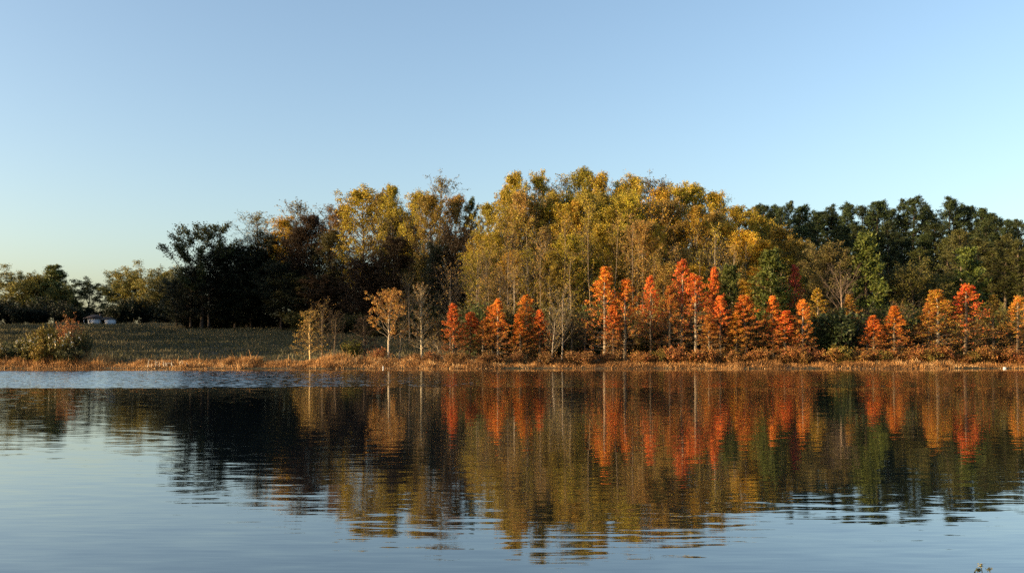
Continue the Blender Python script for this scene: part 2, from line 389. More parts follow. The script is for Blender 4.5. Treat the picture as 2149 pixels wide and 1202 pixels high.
sin, pi = math.sin, math.pi
PROTO = {
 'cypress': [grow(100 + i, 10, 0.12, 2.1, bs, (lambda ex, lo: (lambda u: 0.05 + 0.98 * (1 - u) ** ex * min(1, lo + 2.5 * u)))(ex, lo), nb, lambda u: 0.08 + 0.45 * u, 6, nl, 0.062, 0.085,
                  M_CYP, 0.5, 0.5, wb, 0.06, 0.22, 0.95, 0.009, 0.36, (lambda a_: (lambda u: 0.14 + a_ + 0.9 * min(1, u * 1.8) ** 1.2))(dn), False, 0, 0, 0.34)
             for i, (bs, ex, lo, nb, nl, wb, dn) in enumerate(((0.10, 0.9, 0.6, 84, 40, 0.012, 0.25), (0.22, 0.75, 0.5, 70, 38, 0.016, 0.35), (0.08, 1.1, 0.8, 88, 36, 0.013, 0.2), (0.26, 0.7, 0.6, 62, 42, 0.014, 0.4), (0.12, 0.85, 0.7, 70, 34, 0.018, 0.2), (0.16, 1.2, 0.9, 78, 38, 0.013, 0.3), (0.08, 0.65, 0.45, 74, 32, 0.015, 0.25), (0.2, 0.95, 0.75, 66, 38, 0.018, 0.3),
               (0.14, 0.8, 0.6, 66, 24, 0.014, 0.18), (0.10, 0.95, 0.7, 74, 21, 0.016, 0.16), (0.2, 0.7, 0.55, 58, 25, 0.015, 0.2)))],
 'poplar': [grow(200 + i, 26, 0.30, 3.9, 0.30, lambda u: max(0.14, sin(pi * (0.16 + 0.80 * u)) ** 0.8), 58, lambda u: 0.55 + 0.5 * u, 7, 52, 0.12, 0.30,
                 M_LEAF, 0.65, 0.4, 0.010, 0.25, 0.3, 1.0, 0.02, 0.36, lambda u: 0.42 + 0.75 * u, False, 0, 0, 0.25) for i in range(6)],
 'thin_poplar': [grow(230 + i, 26, 0.26, 3.6, 0.35, lambda u: max(0.16, sin(pi * (0.16 + 0.80 * u)) ** 0.8), 46, lambda u: 0.75 + 0.45 * u, 7, 9, 0.12, 0.30,
                 M_LEAF, 0.65, 0.4, 0.012, 0.3, 0.2, 1.0, 0.035, 0.45, None, False, 0, 2, 0.3) for i in range(3)],
 'pole': [grow(250 + i, 20, 0.105, 2.4, 0.42, lambda u: max(0.2, sin(pi * (0.2 + 0.7 * u)) ** 0.7), 26, lambda u: 0.5 + 0.5 * u, 5, 8, 0.10, 0.22,
                 M_LEAF, 0.6, 0.4, 0.035, 0.25, 0.25, 1.0, 0.018, 0.45, None, False, 0, 1, 0.2) for i in range(6)],
 'hardwood': [grow(260 + i, 20, 0.30, 5.2, 0.16, lambda u: max(0.2, sin(pi * (0.22 + 0.68 * u)) ** 0.7), 60, lambda u: 0.35 + 0.6 * u, 8, 42, 0.145, 0.36,
                 M_LEAF, 0.65, 0.4, 0.02, 0.2, 0.3, 0.9, 0.02, 0.36, None, False, 0, 0, 0.18) for i in range(5)],
 'bare': [grow(300 + i, 14, 0.16, 3.4, 0.25, lambda u: max(0.2, sin(pi * (0.2 + 0.68 * u)) ** 0.7), 40, lambda u: 0.55 + 0.5 * u, 6, 3.0, 0.10, 0.2,
                 M_LEAF, 0.6, 0.4, 0.022, 0.3, 0.25, 1.0, 0.017, 0.5, None, False, 0, 2, 0.0, False) for i in range(5)],
 'pine': [grow(340 + i, 25, 0.26, 3.4, 0.45, lambda u: max(0.15, (1 - u) ** 0.6 * min(1, 0.5 + 2 * u)), 46, lambda u: 0.05 + 0.95 * u, 8, 26, 0.20, 0.20,
               M_NEEDLE, 0.22, 0.5, 0.012, 0.22, 0.35, 1.0, 0.025, 0.32, None, True, 0, 0, 0.28) for i in range(8)],
 'young_pine': [grow(370 + i, 14, 0.18, 3.2, 0.10, lambda u: 0.14 + 0.9 * (1 - u) ** 0.75, 58, lambda u: 0.15 + 0.6 * u, 8, 24, 0.22, 0.22,
               M_NEEDLE, 0.28, 0.5, 0.010, 0.18, 0.3, 0.95, 0.02, 0.32, None, True, 0, 0, 0.2) for i in range(3)],
 'live_oak': [grow(400 + i, 14, 0.40, 8.0, 0.18, lambda u: max(0.25, sin(pi * (0.25 + 0.62 * u)) ** 0.7), 44, lambda u: 0.25 + 0.7 * u, 13, 58, 0.16, 0.42,
               M_LEAF, 0.65, 0.5, 0.03, 0.12, 0.3, 0.9, 0.03, 0.28, None, False, 0, 0, 0.1) for i in range(4)],
 'lacy_oak': [grow(430 + i, 18, 0.42, 6.8, 0.30, lambda u: max(0.3, sin(pi * (0.25 + 0.62 * u)) ** 0.7), 22, lambda u: 0.45 + 0.6 * u, 11, 62, 0.19, 0.46,
               M_LEAF, 0.65, 0.5, 0.035, 0.15, 0.45, 0.9, 0.05, 0.25, None, False, 0, 1, 0.45) for i in range(2)],
 'vase': [grow(450, 8.5, 0.12, 2.3, 0.36, lambda u: max(0.35, sin(pi * (0.35 + 0.5 * u)) ** 0.8), 34, lambda u: 0.75 + 0.5 * u, 7, 26, 0.085, 0.13,
               M_LEAF, 0.55, 0.4, 0.012, 0.25, 0.45, 0.8, 0.014, 0.34, lambda u: 0.8, False, 0, 1, 0.15)],
 'sparse': [grow(460 + i, 7, 0.10, 1.7, 0.16, lambda u: 0.2 + 0.8 * (1 - u) ** 0.6, 44, lambda u: 0.35 + 0.6 * u, 6, 6, 0.075, 0.09,
               M_LEAF, 0.5, 0.4, 0.015, 0.1, 0.2, 1.0, 0.018, 0.42, None, False, 0, 2, 0.0) for i in range(3)],
 'shrub': [shrub(500 + i, 3.2, 2.2, 26, 26, 0.10, 0.16) for i in range(4)],
 'low_shrub': [shrub(520 + i, 1.6, 1.5, 20, 20, 0.07, 0.10) for i in range(4)],
 'twiggy_shrub': [shrub(540 + i, 3.4, 1.6, 30, 9, 0.06, 0.09, low=0.4) for i in range(2)],
 'tuft_shrub': [shrub(560 + i, 2.4, 1.7, 24, 20, 0.075, 0.10, tufts=3) for i in range(3)],
}

def fit(seed_name, px, Y, ytop, wpx, z0=None):
    pass

PLACED = []
KL = 0.92
COUNT = {}
def put(proto, name, cat, px, Y, ytop, wpx, leaf, bark=(0.16, 0.13, 0.10), label=None, group=None, idx=None, jit=0.09, lean=0.0):
    ps = PROTO[proto]; k = COUNT.get(proto, 0); COUNT[proto] = k + 1
    p = ps[(k if idx is None else idx) % len(ps)]
    X = XP(px, Y); z = float(terrain(X, Y))
    ht = max(0.4, ZP(ytop, Y) - z); w = wpx / F * Y / 2
    e = bpy.data.objects.new(name, None); COL.objects.link(e); e.empty_display_size = 0.3
    e.location = (X, Y, z); e.rotation_euler = (RNG.normal(0, 0.018), lean + RNG.normal(0, 0.022), RNG.uniform(0, 2 * pi) if lean == 0 else 0)
    e.scale = (w / p['R'], w / p['R'], ht / p['H'])
    f = 1 + RNG.normal(0, jit); g = 1 + RNG.normal(0, jit * 0.4)
    for nm, me, role in p['parts']:
        o = link(nm, me, e)
        if role == 'leaf': o.color = (leaf[0] * f * KL, leaf[1] * f * g * KL, leaf[2] * f * KL, 1)
        elif role == 'tuft': o['kind'] = 'stuff'
        elif role == 'bark':
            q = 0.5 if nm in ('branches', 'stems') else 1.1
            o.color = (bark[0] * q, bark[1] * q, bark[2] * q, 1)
    tag(e, label, cat, group)
    PLACED.append((e, px, group, label))
    return e

# leaf colours; dark green and brown have the left wood's shade painted in
ORANGE, RED, RUST, AMBER = (0.72, 0.25, 0.032), (0.68, 0.185, 0.032), (0.50, 0.195, 0.036), (0.58, 0.27, 0.036)
YEL, OLIVE, GOLD, TAWNY = (0.39, 0.29, 0.03), (0.29, 0.225, 0.03), (0.44, 0.27, 0.028), (0.37, 0.235, 0.055)
SHADE_GREEN, GREEN, PINE, BROWN = (0.016, 0.022, 0.010), (0.085, 0.105, 0.018), (0.05, 0.075, 0.018), (0.05, 0.032, 0.015)
PALE, GREY, DARKB, WHITEB = (0.24, 0.18, 0.115), (0.14, 0.105, 0.07), (0.045, 0.034, 0.026), (0.34, 0.28, 0.20)

# ------------------------------------------------------------------ shore cypresses
G = 'bald cypresses along the shore'
CYP = [  # px, Y, ytop, width, colour, bark, label
 (950, 105.0, 637, 40, RED, PALE, 'slender scarlet cypress with a thin crooked tip, leftmost of the shore cypresses'),
 (985, 106.5, 655, 42, RED, GREY, 'short red cypress with dim trunk, second shore cypress from the left'),
 (1013, 105.5, 670, 40, RUST, PALE, 'shortest rusty cypress of the left cluster, third from the left'),
 (1034, 106.2, 640, 42, ORANGE, PALE, 'orange cypress with pale trunk, left one of the close pair ending the left cluster'),
 (1044, 105.4, 627, 44, ORANGE, WHITEB, 'taller orange cypress with white trunk at the right end of the left cluster'),
 (1092, 105.2, 658, 44, ORANGE, PALE, 'short front orange cypress, left one of the isolated trio'),
 (1106, 106.8, 619, 44, ORANGE, PALE, 'tallest pointed orange cypress in the middle of the isolated trio'),
 (1131, 105.8, 650, 40, RED, GREY, 'deep red cypress at the right of the isolated trio'),
 (1270, 106.0, 560, 72, ORANGE, WHITEB, 'tall orange cypress with bright trunk, left one of the tall middle pair'),
 (1288, 105.0, 640, 34, RED, GREY, 'small red cypress tucked between the tall middle pair'),
 (1311, 106.4, 585, 64, ORANGE, WHITEB, 'orange cypress with bright trunk, right one of the tall middle pair'),
 (1365, 110.0, 579, 46, RED, PALE, 'narrow red-topped cypress standing back, right of the tall middle pair'),
 (1405, 107.0, 600, 50, RUST, PALE, 'rusty half-bare cypress at the left of the big red thicket'),
 (1428, 108.5, 545, 66, RED, WHITEB, 'tallest red cypress with white trunk in the big red thicket'),
 (1460, 106.5, 573, 66, RED, WHITEB, 'broad red cypress with white lower trunk at the right of the big red thicket'),
 (1486, 105.2, 660, 36, RUST, WHITEB, 'low rusty cypress with a short bright trunk at the thicket edge'),
 (1501, 113.0, 562, 36, RED, DARKB, 'narrow dark red cypress standing back between thicket and green pine'),
 (1513, 106.0, 621, 38, RED, WHITEB, 'small red cypress on a bare pale stem right of the big thicket'),
 (1545, 105.6, 655, 40, AMBER, GREY, 'thin amber cypress at the left shoulder of the lone broad orange one'),
 (1565, 106.2, 620, 62, ORANGE, PALE, 'lone broad orange cypress with rounded pointed crown'),
 (1622, 106.8, 621, 48, ORANGE, PALE, 'orange cypress with twin tips, left one of the sloping red pair'),
 (1650, 105.6, 652, 58, RED, PALE, 'wide red cypress sloping right, right one of the sloping red pair'),
 (1683, 105.8, 629, 40, ORANGE, WHITEB, 'small orange cypress with bare lower stem right of the sloping pair'),
 (1833, 105.8, 662, 46, RED, PALE, 'small red cypress left of the pointed bright orange one'),
 (1876, 105.4, 642, 50, ORANGE, PALE, 'pointed bright orange cypress in front of the dark gap on the right'),
 (1948, 106.6, 635, 50, RUST, PALE, 'rusty thin cypress left of the wide orange one near the right'),
 (1969, 105.6, 608, 82, AMBER, WHITEB, 'wide orange-brown cypress with white trunk near the right'),
 (2028, 106.0, 596, 78, RED, PALE, 'large red cypress with double trunk near the right edge'),
 (2086, 106.4, 618, 56, (0.22, 0.15, 0.025), GREY, 'olive-brown cypress between the large red one and the right edge'),
 (2136, 106.0, 621, 58, AMBER, PALE, 'orange-brown cypress cut by the right edge of the photo'),
]
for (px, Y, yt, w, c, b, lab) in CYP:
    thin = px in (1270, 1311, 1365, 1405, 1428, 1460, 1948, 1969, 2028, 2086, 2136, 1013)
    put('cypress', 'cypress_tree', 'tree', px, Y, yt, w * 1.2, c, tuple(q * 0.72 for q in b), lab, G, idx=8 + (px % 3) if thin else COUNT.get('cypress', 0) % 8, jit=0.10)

# ------------------------------------------------------------------ other trees with a look of their own near the shore
put('vase', 'vase_shaped_tree', 'tree', 815, 105.0, 605, 84, (0.42, 0.22, 0.05), WHITEB, 'tawny vase-shaped tree with a straight white trunk at the meadow end', jit=0)
put('sparse', 'golden_sapling', 'tree', 652, 104.6, 650, 66, (0.40, 0.25, 0.05), (0.42, 0.30, 0.14), 'small golden thin-leaved tree standing alone before the dark wood', jit=0)
put('bare', 'bare_tree', 'tree', 676, 109.0, 622, 62, TAWNY, GREY, 'grey bare tree just right of the small golden tree')
put('bare', 'bare_tree', 'tree', 700, 112.0, 650, 50, BROWN, GREY, 'thin grey bare tree, second right of the small golden tree')
put('sparse', 'brown_sapling', 'tree', 765, 107.0, 660, 60, BROWN, GREY, 'brown half-bare sapling left of the white-trunked tawny tree')
put('bare', 'bare_tree', 'tree', 838, 108.0, 668, 52, TAWNY, (0.34, 0.27, 0.18), 'forked bare sapling leaning behind the white-trunked tawny tree')
put('sparse', 'thin_tree', 'tree', 885, 107.0, 592, 66, (0.24, 0.15, 0.05), (0.42, 0.36, 0.24), 'tall thin half-bare tree between tawny tree and first red cypress', jit=0)
put('bare', 'leaning_tree', 'tree', 938, 104.8, 690, 50, TAWNY, WHITEB, 'pale leaning bare trunk left of the first red cypress', lean=-0.5)
put('bare', 'bare_tree', 'tree', 920, 107.5, 660, 54, TAWNY, GREY, 'twiggy bare tree behind the leaning pale trunk')
put('bare', 'white_trunk_tree', 'tree', 1157, 105.0, 640, 50, TAWNY, WHITEB, 'white-trunked bare tree leaning right of the isolated cypress trio', lean=0.07)
put('bare', 'white_trunk_tree', 'tree', 1179, 105.6, 590, 64, TAWNY, WHITEB, 'tall straight white-trunked bare tree, second right of the isolated cypress trio')
put('bare', 'bare_tree', 'tree', 1198, 107.5, 655, 70, TAWNY, GREY, 'low forked grey bare tree before the dark hollow, left of the tall middle pair')
put('bare', 'bare_tree', 'tree', 1226, 109.0, 640, 60, TAWNY, GREY, 'thin grey bare tree just left of the tall middle pair')
put('bare', 'dead_snag', 'tree', 1819, 112.0, 640, 60, BROWN, WHITEB, 'dead grey snag with pale limb in the dark gap left of bright cypress')
put('bare', 'bare_tree', 'tree', 1885, 112.0, 625, 70, TAWNY, PALE, 'bare tree with slanting pale limbs behind the pointed bright orange cypress')
put('shrub', 'evergreen_bush', 'shrub', 1756, 108.0, 648, 118, (0.04, 0.055, 0.016), DARKB, 'large dark evergreen bush right of the small bare-stemmed orange cypress', jit=0)
put('cypress', 'amber_tree', 'tree', 1716, 111.0, 605, 60, GOLD, PALE, 'golden-yellow pointed tree rising behind the large dark evergreen bush')
put('cypress', 'amber_tree', 'tree', 1788, 112.0, 618, 66, (0.32, 0.17, 0.03), PALE, 'tawny gold tree behind the right side of the large dark evergreen bush')
put('cypress', 'red_tree', 'tree', 1668, 120.0, 555, 44, (0.50, 0.09, 0.04), DARKB, 'crimson tree standing back above the small bare-stemmed orange cypress')
put('young_pine', 'green_pine', 'tree', 1532, 114.0, 556, 66, GREEN, GREY, 'small bright green pine behind the small red cypress on a bare stem')
put('young_pine', 'green_pine', 'tree', 1618, 120.0, 525, 96, GREEN, GREY, 'green pine rising behind the orange twin-tipped cypress')
put('young_pine', 'green_pine', 'tree', 1820, 122.0, 488, 112, GREEN, GREY, 'big round-topped green pine, tallest of the front pines on the right', jit=0)
put('young_pine', 'green_pine', 'tree', 2032, 126.0, 520, 84, GREEN, GREY, 'green pine rising above the large red cypress near the right')
put('hardwood', 'olive_tree', 'tree', 1735, 124.0, 512, 112, (0.13, 0.105, 0.03), GREY, 'olive-brown domed tree left of the big round-topped pine', jit=0)
put('hardwood', 'olive_tree', 'tree', 1918, 122.0, 548, 118, (0.115, 0.105, 0.024), GREY, 'olive domed tree right of the big round-topped pine', jit=0)
put('hardwood', 'olive_tree', 'tree', 1968, 126.0, 575, 80, (0.13, 0.12, 0.024), GREY, 'smaller olive tree behind the wide orange-brown cypress', jit=0)
put('bare', 'bare_tree', 'tree', 1762, 114.0, 552, 84, BROWN, (0.33, 0.24, 0.17), 'brown leafless vase-shaped tree above the large dark evergreen bush')

# ------------------------------------------------------------------ the wood
SKY_L = [  # skyline of the shaded left half: proto, px, Y, ytop, width, colour, bark
 ('hardwood', 480, 192, 503, 120, SHADE_GREEN, DARKB), ('hardwood', 520, 188, 520, 110, SHADE_GREEN, DARKB),
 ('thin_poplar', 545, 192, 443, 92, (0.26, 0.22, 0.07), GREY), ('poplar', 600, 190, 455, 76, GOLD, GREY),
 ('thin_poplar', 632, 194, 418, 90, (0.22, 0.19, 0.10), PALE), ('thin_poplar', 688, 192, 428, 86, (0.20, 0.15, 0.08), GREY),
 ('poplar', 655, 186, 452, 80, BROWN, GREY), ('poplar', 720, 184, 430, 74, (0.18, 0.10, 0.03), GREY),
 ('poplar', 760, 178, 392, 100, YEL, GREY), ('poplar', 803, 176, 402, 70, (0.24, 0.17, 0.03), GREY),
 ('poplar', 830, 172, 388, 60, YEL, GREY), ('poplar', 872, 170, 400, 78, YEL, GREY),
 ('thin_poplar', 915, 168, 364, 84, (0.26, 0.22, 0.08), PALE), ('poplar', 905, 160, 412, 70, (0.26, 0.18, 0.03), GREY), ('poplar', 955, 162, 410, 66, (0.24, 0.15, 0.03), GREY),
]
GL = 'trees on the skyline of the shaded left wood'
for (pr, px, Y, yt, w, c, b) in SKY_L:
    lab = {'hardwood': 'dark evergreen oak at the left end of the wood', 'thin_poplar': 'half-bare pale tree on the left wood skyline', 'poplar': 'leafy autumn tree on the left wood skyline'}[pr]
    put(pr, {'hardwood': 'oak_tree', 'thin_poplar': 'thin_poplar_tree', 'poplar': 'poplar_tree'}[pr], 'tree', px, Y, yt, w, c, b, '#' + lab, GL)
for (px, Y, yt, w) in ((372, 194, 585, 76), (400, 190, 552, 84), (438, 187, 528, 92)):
    put('hardwood', 'oak_tree', 'tree', px, Y, yt, w, SHADE_GREEN, DARKB, '#low dark oak under the lacy oak where the wood steps down', 'low dark oaks at the left end of the wood')
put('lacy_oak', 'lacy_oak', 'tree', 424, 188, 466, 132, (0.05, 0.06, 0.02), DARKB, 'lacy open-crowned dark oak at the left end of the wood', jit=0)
put('pine', 'pine_tree', 'tree', 993, 164, 413, 52, PINE, DARKB, 'single dark pine notched between the two halves of the skyline')
SKY_R = [
 ('poplar', 1028, 150, 424, 70, OLIVE, GREY), ('poplar', 1058, 148, 392, 60, YEL, GREY), ('poplar', 1086, 152, 358, 70, YEL, PALE), ('poplar', 1125, 154, 358, 64, YEL, PALE),
 ('thin_poplar', 1160, 160, 385, 70, OLIVE, GREY), ('thin_poplar', 1190, 158, 366, 84, OLIVE, PALE), ('poplar', 1231, 156, 353, 74, OLIVE, GREY), ('poplar', 1270, 154, 363, 66, YEL, GREY),
 ('poplar', 1300, 158, 378, 62, YEL, GREY), ('poplar', 1327, 154, 367, 66, YEL, PALE), ('thin_poplar', 1365, 162, 366, 90, (0.2, 0.17, 0.08), PALE), ('thin_poplar', 1402, 160, 370, 90, (0.22, 0.17, 0.06), PALE),
 ('poplar', 1385, 148, 395, 80, GOLD, PALE), ('poplar', 1425, 150, 385, 80, YEL, GREY), ('poplar', 1455, 152, 386, 80, YEL, GREY), ('poplar', 1497, 150, 402, 84, YEL, GREY), ('poplar', 1540, 148, 430, 84, YEL, GREY),
 ('poplar', 1585, 146, 450, 84, YEL, GREY), ('poplar', 1630, 142, 478, 84, (0.30, 0.21, 0.03), GREY), ('poplar', 1668, 140, 502, 66, (0.26, 0.19, 0.04), GREY),
]
GR = 'poplars on the skyline of the sunlit wood'
for (pr, px, Y, yt, w, c, b) in SKY_R:
    lab = {'thin_poplar': 'grey half-bare poplar on the sunlit wood skyline', 'poplar': 'yellow-leaved poplar on the sunlit wood skyline'}[pr]
    put(pr, {'thin_poplar': 'thin_poplar_tree', 'poplar': 'poplar_tree'}[pr], 'tree', px, Y, yt, w, c, b, '#' + lab, GR)

SK = np.array([(380, 500), (480, 505), (540, 447), (640, 425), (720, 430), (760, 393), (830, 388), (915, 367), (955, 410), (1030, 425), (1086, 360), (1230, 355), (1400, 372), (1495, 402), (1590, 450), (1685, 515), (1750, 560)], float)
def sky_y(px): return float(np.interp(px, SK[:, 0], SK[:, 1]))
# leafy trees filling the sunlit wood below the skyline, front rows lower
r = np.random.default_rng(21)
mids = []
for px in np.arange(1012, 1690, 17.0):
    mids.append((px + r.uniform(-6, 6), r.uniform(136, 144), r.uniform(35, 85)))
for px in np.arange(1004, 1700, 25.0):
    mids.append((px + r.uniform(-9, 9), r.uniform(124, 133), r.uniform(90, 190)))
for (px, Y, dy) in mids:
    yt = sky_y(px) + dy
    if yt > 640: continue
    t_ = r.random()
    c = YEL if t_ < 0.45 else (OLIVE if t_ < 0.7 else (TAWNY if t_ < 0.9 else GOLD))
    if px > 1360 and t_ < 0.6: c = (0.52, 0.32, 0.03)
    pr = 'poplar' if r.random() < (0.85 if px > 1280 else 0.62) else ('bare' if r.random() < 0.5 else 'thin_poplar')
    nm = {'poplar': 'poplar_tree', 'bare': 'bare_tree', 'thin_poplar': 'thin_poplar_tree'}[pr]
    lab = {'poplar': 'leafy yellow-olive tree inside the sunlit wood', 'bare': 'leafless tree inside the sunlit wood', 'thin_poplar': 'sparse-leaved tree inside the sunlit wood'}[pr]
    put(pr, nm, 'tree', px, Y, yt, r.uniform(58, 84), c, (0.30, 0.25, 0.18) if r.random() < 0.6 else PALE, '#' + lab, 'trees filling the sunlit wood below its skyline')
# shaded left wood below its skyline: edge runs from the field crest towards the lake
def edge_Y(px): return float(np.interp(px, [380, 600, 700, 800, 900, 960, 1000], [190, 184, 176, 168, 160, 150, 134]))
for row, (d0, d1, a, b) in enumerate(((4, 10, 35, 90), (-2, 3, 100, 190))):
    for px in np.arange(455 if row == 0 else 430, 1000, 27.0 if row == 0 else 31.0):
        p_ = px + r.uniform(-9, 9); Y = edge_Y(p_) + r.uniform(d0, d1)
        yt = max(sky_y(p_), 395) + r.uniform(a, b)
        if p_ < 560: yt = max(yt, 520)
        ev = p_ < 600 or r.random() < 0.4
        c = SHADE_GREEN if ev else (BROWN if r.random() < 0.55 else (0.085, 0.075, 0.022))  # leaf tones lowered to deepen the shade of this wood
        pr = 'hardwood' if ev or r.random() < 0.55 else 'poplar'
        if p_ > 720 and r.random() < 0.22: pr, c = 'bare', BROWN
        nm = {'hardwood': 'oak_tree', 'poplar': 'poplar_tree', 'bare': 'bare_tree'}[pr]
        lab = {'hardwood': 'dense dark tree in the shaded left wood', 'poplar': 'tall brownish tree in the shaded left wood', 'bare': 'leafless tree in the shaded left wood'}[pr]
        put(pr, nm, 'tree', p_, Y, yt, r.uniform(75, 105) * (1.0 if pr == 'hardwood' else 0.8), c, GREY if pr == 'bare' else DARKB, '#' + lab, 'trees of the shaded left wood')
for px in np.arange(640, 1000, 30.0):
    put('hardwood', 'oak_tree', 'tree', px + r.uniform(-8, 8), edge_Y(px) + r.uniform(12, 18), r.uniform(540, 600), r.uniform(84, 100), SHADE_GREEN, DARKB, '#dim broad tree deep behind the shaded left wood edge', 'dim trees deep inside the shaded wood')
    put('shrub', 'understorey_bush', 'shrub', px + r.uniform(-8, 8), edge_Y(px) + r.uniform(2, 6), r.uniform(655, 690), r.uniform(50, 66), SHADE_GREEN, DARKB, '#dark bush at the foot of the shaded left wood', 'dark bushes at the foot of the shaded wood')
# a few pale leafless trees standing before the shaded wood
for (px, Y, yt, w) in ((945, 126, 540, 70), (996, 124, 505, 54), (1014, 126, 500, 50), (1063, 123, 470, 50), (860, 136, 560, 60)):
    put('bare', 'bare_tree', 'tree', px, Y, yt, w, TAWNY, (0.17, 0.14, 0.11), '#pale-trunked leafless tree before the shaded wood', 'pale leafless trees before the shaded wood')

for px in np.arange(1010, 1660, 34.0):
    p_ = px + r.uniform(-16, 16); yt = sky_y(p_) + r.uniform(45, 190)
    if yt < 610: put('pole', 'slim_tree', 'tree', p_, r.uniform(119, 127), yt, r.uniform(36, 56), YEL if r.random() < 0.5 else TAWNY, WHITEB if r.random() < 0.35 else PALE, '#slim tree with a long bare pale trunk in the sunlit wood front', 'slim pale-trunked trees along the front of the sunlit wood')
# ------------------------------------------------------------------ pines on the right
PINES = [(1575, 186, 428, 50), (1605, 182, 420, 52), (1630, 190, 436, 50), (1655, 184, 424, 54), (1690, 186, 430, 54), (1720, 180, 427, 52), (1748, 188, 432, 50), (1775, 182, 428, 54), (1808, 186, 436, 54),
 (1840, 180, 417, 60), (1872, 184, 424, 56), (1893, 190, 440, 50), (1916, 178, 402, 64), (1950, 184, 434, 56), (1984, 178, 416, 62), (2024, 180, 420, 60), (2056, 176, 438, 56), (2085, 174, 446, 54), (2112, 172, 452, 52), (2142, 168, 454, 56)]
PINES += [(1590, 190, 432, 44), (1618, 186, 428, 44), (1643, 180, 434, 44), (1673, 190, 434, 44), (1705, 188, 436, 44), (1735, 184, 434, 44), (1762, 186, 436, 42), (1792, 180, 432, 44), (1824, 188, 430, 46), (1856, 188, 428, 46), (1902, 182, 418, 44), (1933, 186, 424, 46), (1966, 188, 430, 44), (2004, 184, 424, 46), (2040, 182, 432, 46), (2071, 180, 444, 44), (2099, 178, 452, 44), (2127, 174, 456, 44)]
for (px, Y, yt, w) in PINES:
    put('pine', 'pine_tree', 'tree', px, Y, yt + r.uniform(-6, 18), w * r.uniform(0.85, 1.35), (0.034, 0.05, 0.016), DARKB, '#tall dark pine on the right-hand skyline', 'pines on the right-hand skyline')
for px in np.arange(1600, 2150, 33.0):
    p_ = px + r.uniform(-8, 8)
    put('pine', 'pine_tree', 'tree', p_, r.uniform(164, 172), 460 + r.uniform(0, 40), r.uniform(60, 76), (0.038, 0.052, 0.015), DARKB, '#dark pine in the second row below the right-hand skyline', 'second row of right-hand pines')
for (px, yt) in ((1930, 520), (1985, 500), (2020, 480), (2055, 500), (2080, 520), (2105, 490), (2135, 505), (2148, 540)):
    put('pine', 'pine_tree', 'tree', px, r.uniform(138, 154), yt, r.uniform(70, 86), (0.075, 0.08, 0.02), GREY, '#olive-green pine in the third row on the right', 'third row of right-hand pines')

for px in np.arange(1005, 2160, 27.0):
    put('hardwood', 'oak_tree', 'tree', px + r.uniform(-8, 8), r.uniform(154, 162) if px < 1600 else r.uniform(156, 163), r.uniform(520, 590), r.uniform(86, 110), (0.05, 0.05, 0.016), DARKB, '#dim broad tree deep behind the trunks of the sunlit wood', 'dim trees deep inside the wood')
# ------------------------------------------------------------------ far trees beyond the meadow
FAR = [('live_oak', 22, 255, 568, 120, (0.13, 0.115, 0.025), 'broad golden-green oak at the far left edge beyond the meadow'),
 ('live_oak', 86, 262, 575, 84, (0.09, 0.09, 0.03), 'loose-crowned oak second from the left beyond the meadow'),
 ('young_pine', 116, 258, 563, 60, (0.08, 0.09, 0.025), 'pointed conifer between the far left oaks and the lone small oak'),
 ('live_oak', 138, 256, 600, 60, (0.08, 0.085, 0.025), 'low bushy oak right of the pointed conifer beyond the meadow'),
 ('lacy_oak', 186, 262, 590, 70, (0.07, 0.07, 0.025), 'small open-crowned oak behind the white house beside the sky gap'),
 ('live_oak', 262, 258, 572, 80, (0.06, 0.07, 0.022), 'dark left oak of the pair right of the sky gap'),
 ('live_oak', 316, 254, 560, 108, (0.14, 0.12, 0.026), 'round golden-green oak of the pair right of the sky gap'),
 ('live_oak', 372, 250, 575, 90, (0.06, 0.06, 0.02), 'dim oak tucked under the lacy dark oak beyond the meadow')]
for (pr, px, Y, yt, w, c, lab) in FAR:
    put(pr, 'far_oak' if 'oak' in pr else 'far_conifer', 'tree', px, Y, yt - 6, w * 1.28, tuple(q * 1.5 for q in c), DARKB, lab, 'trees beyond the meadow', jit=0)
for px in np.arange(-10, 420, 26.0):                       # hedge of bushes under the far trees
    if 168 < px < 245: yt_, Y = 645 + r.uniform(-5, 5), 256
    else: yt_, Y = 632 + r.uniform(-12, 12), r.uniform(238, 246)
    put('shrub', 'hedge_bush', 'shrub', px + r.uniform(-6, 6), Y, yt_, r.uniform(46, 62), SHADE_GREEN, DARKB, '#dark hedge bush along the far edge of the meadow', 'hedge along the far edge of the meadow')

# ------------------------------------------------------------------ trees that throw the meadow's shade, left of the view
SHADE = [(-76, 108.5, 27, 13), (-84, 115, 31, 15), (-91, 122, 33, 15), (-97, 130, 34, 15), (-103, 139, 34, 15), (-110, 148, 34, 15), (-117, 157, 34, 15), (-125, 167, 33, 15), (-134, 178, 30, 16), (-145, 189, 26, 16), (-156, 200, 19, 16), (-166, 212, 14, 16), (-176, 224, 12, 16), (-187, 236, 12, 16), (-199, 248, 12, 16),
  (-102, 121, 31, 16), (-116, 140, 33, 16), (-130, 158, 33, 16), (-150, 178, 27, 16)]
for i, (x, y, h, w) in enumerate(SHADE):
    px = CX + x / y * F
    z = float(terrain(x, y))
    put('hardwood', 'oak_tree', 'tree', px, y, HY - (z + h - CZ) / y * F, w / y * F, SHADE_GREEN, DARKB, '#tall oak left of the view shading the meadow', 'tall oaks shading the meadow from the left', idx=i)

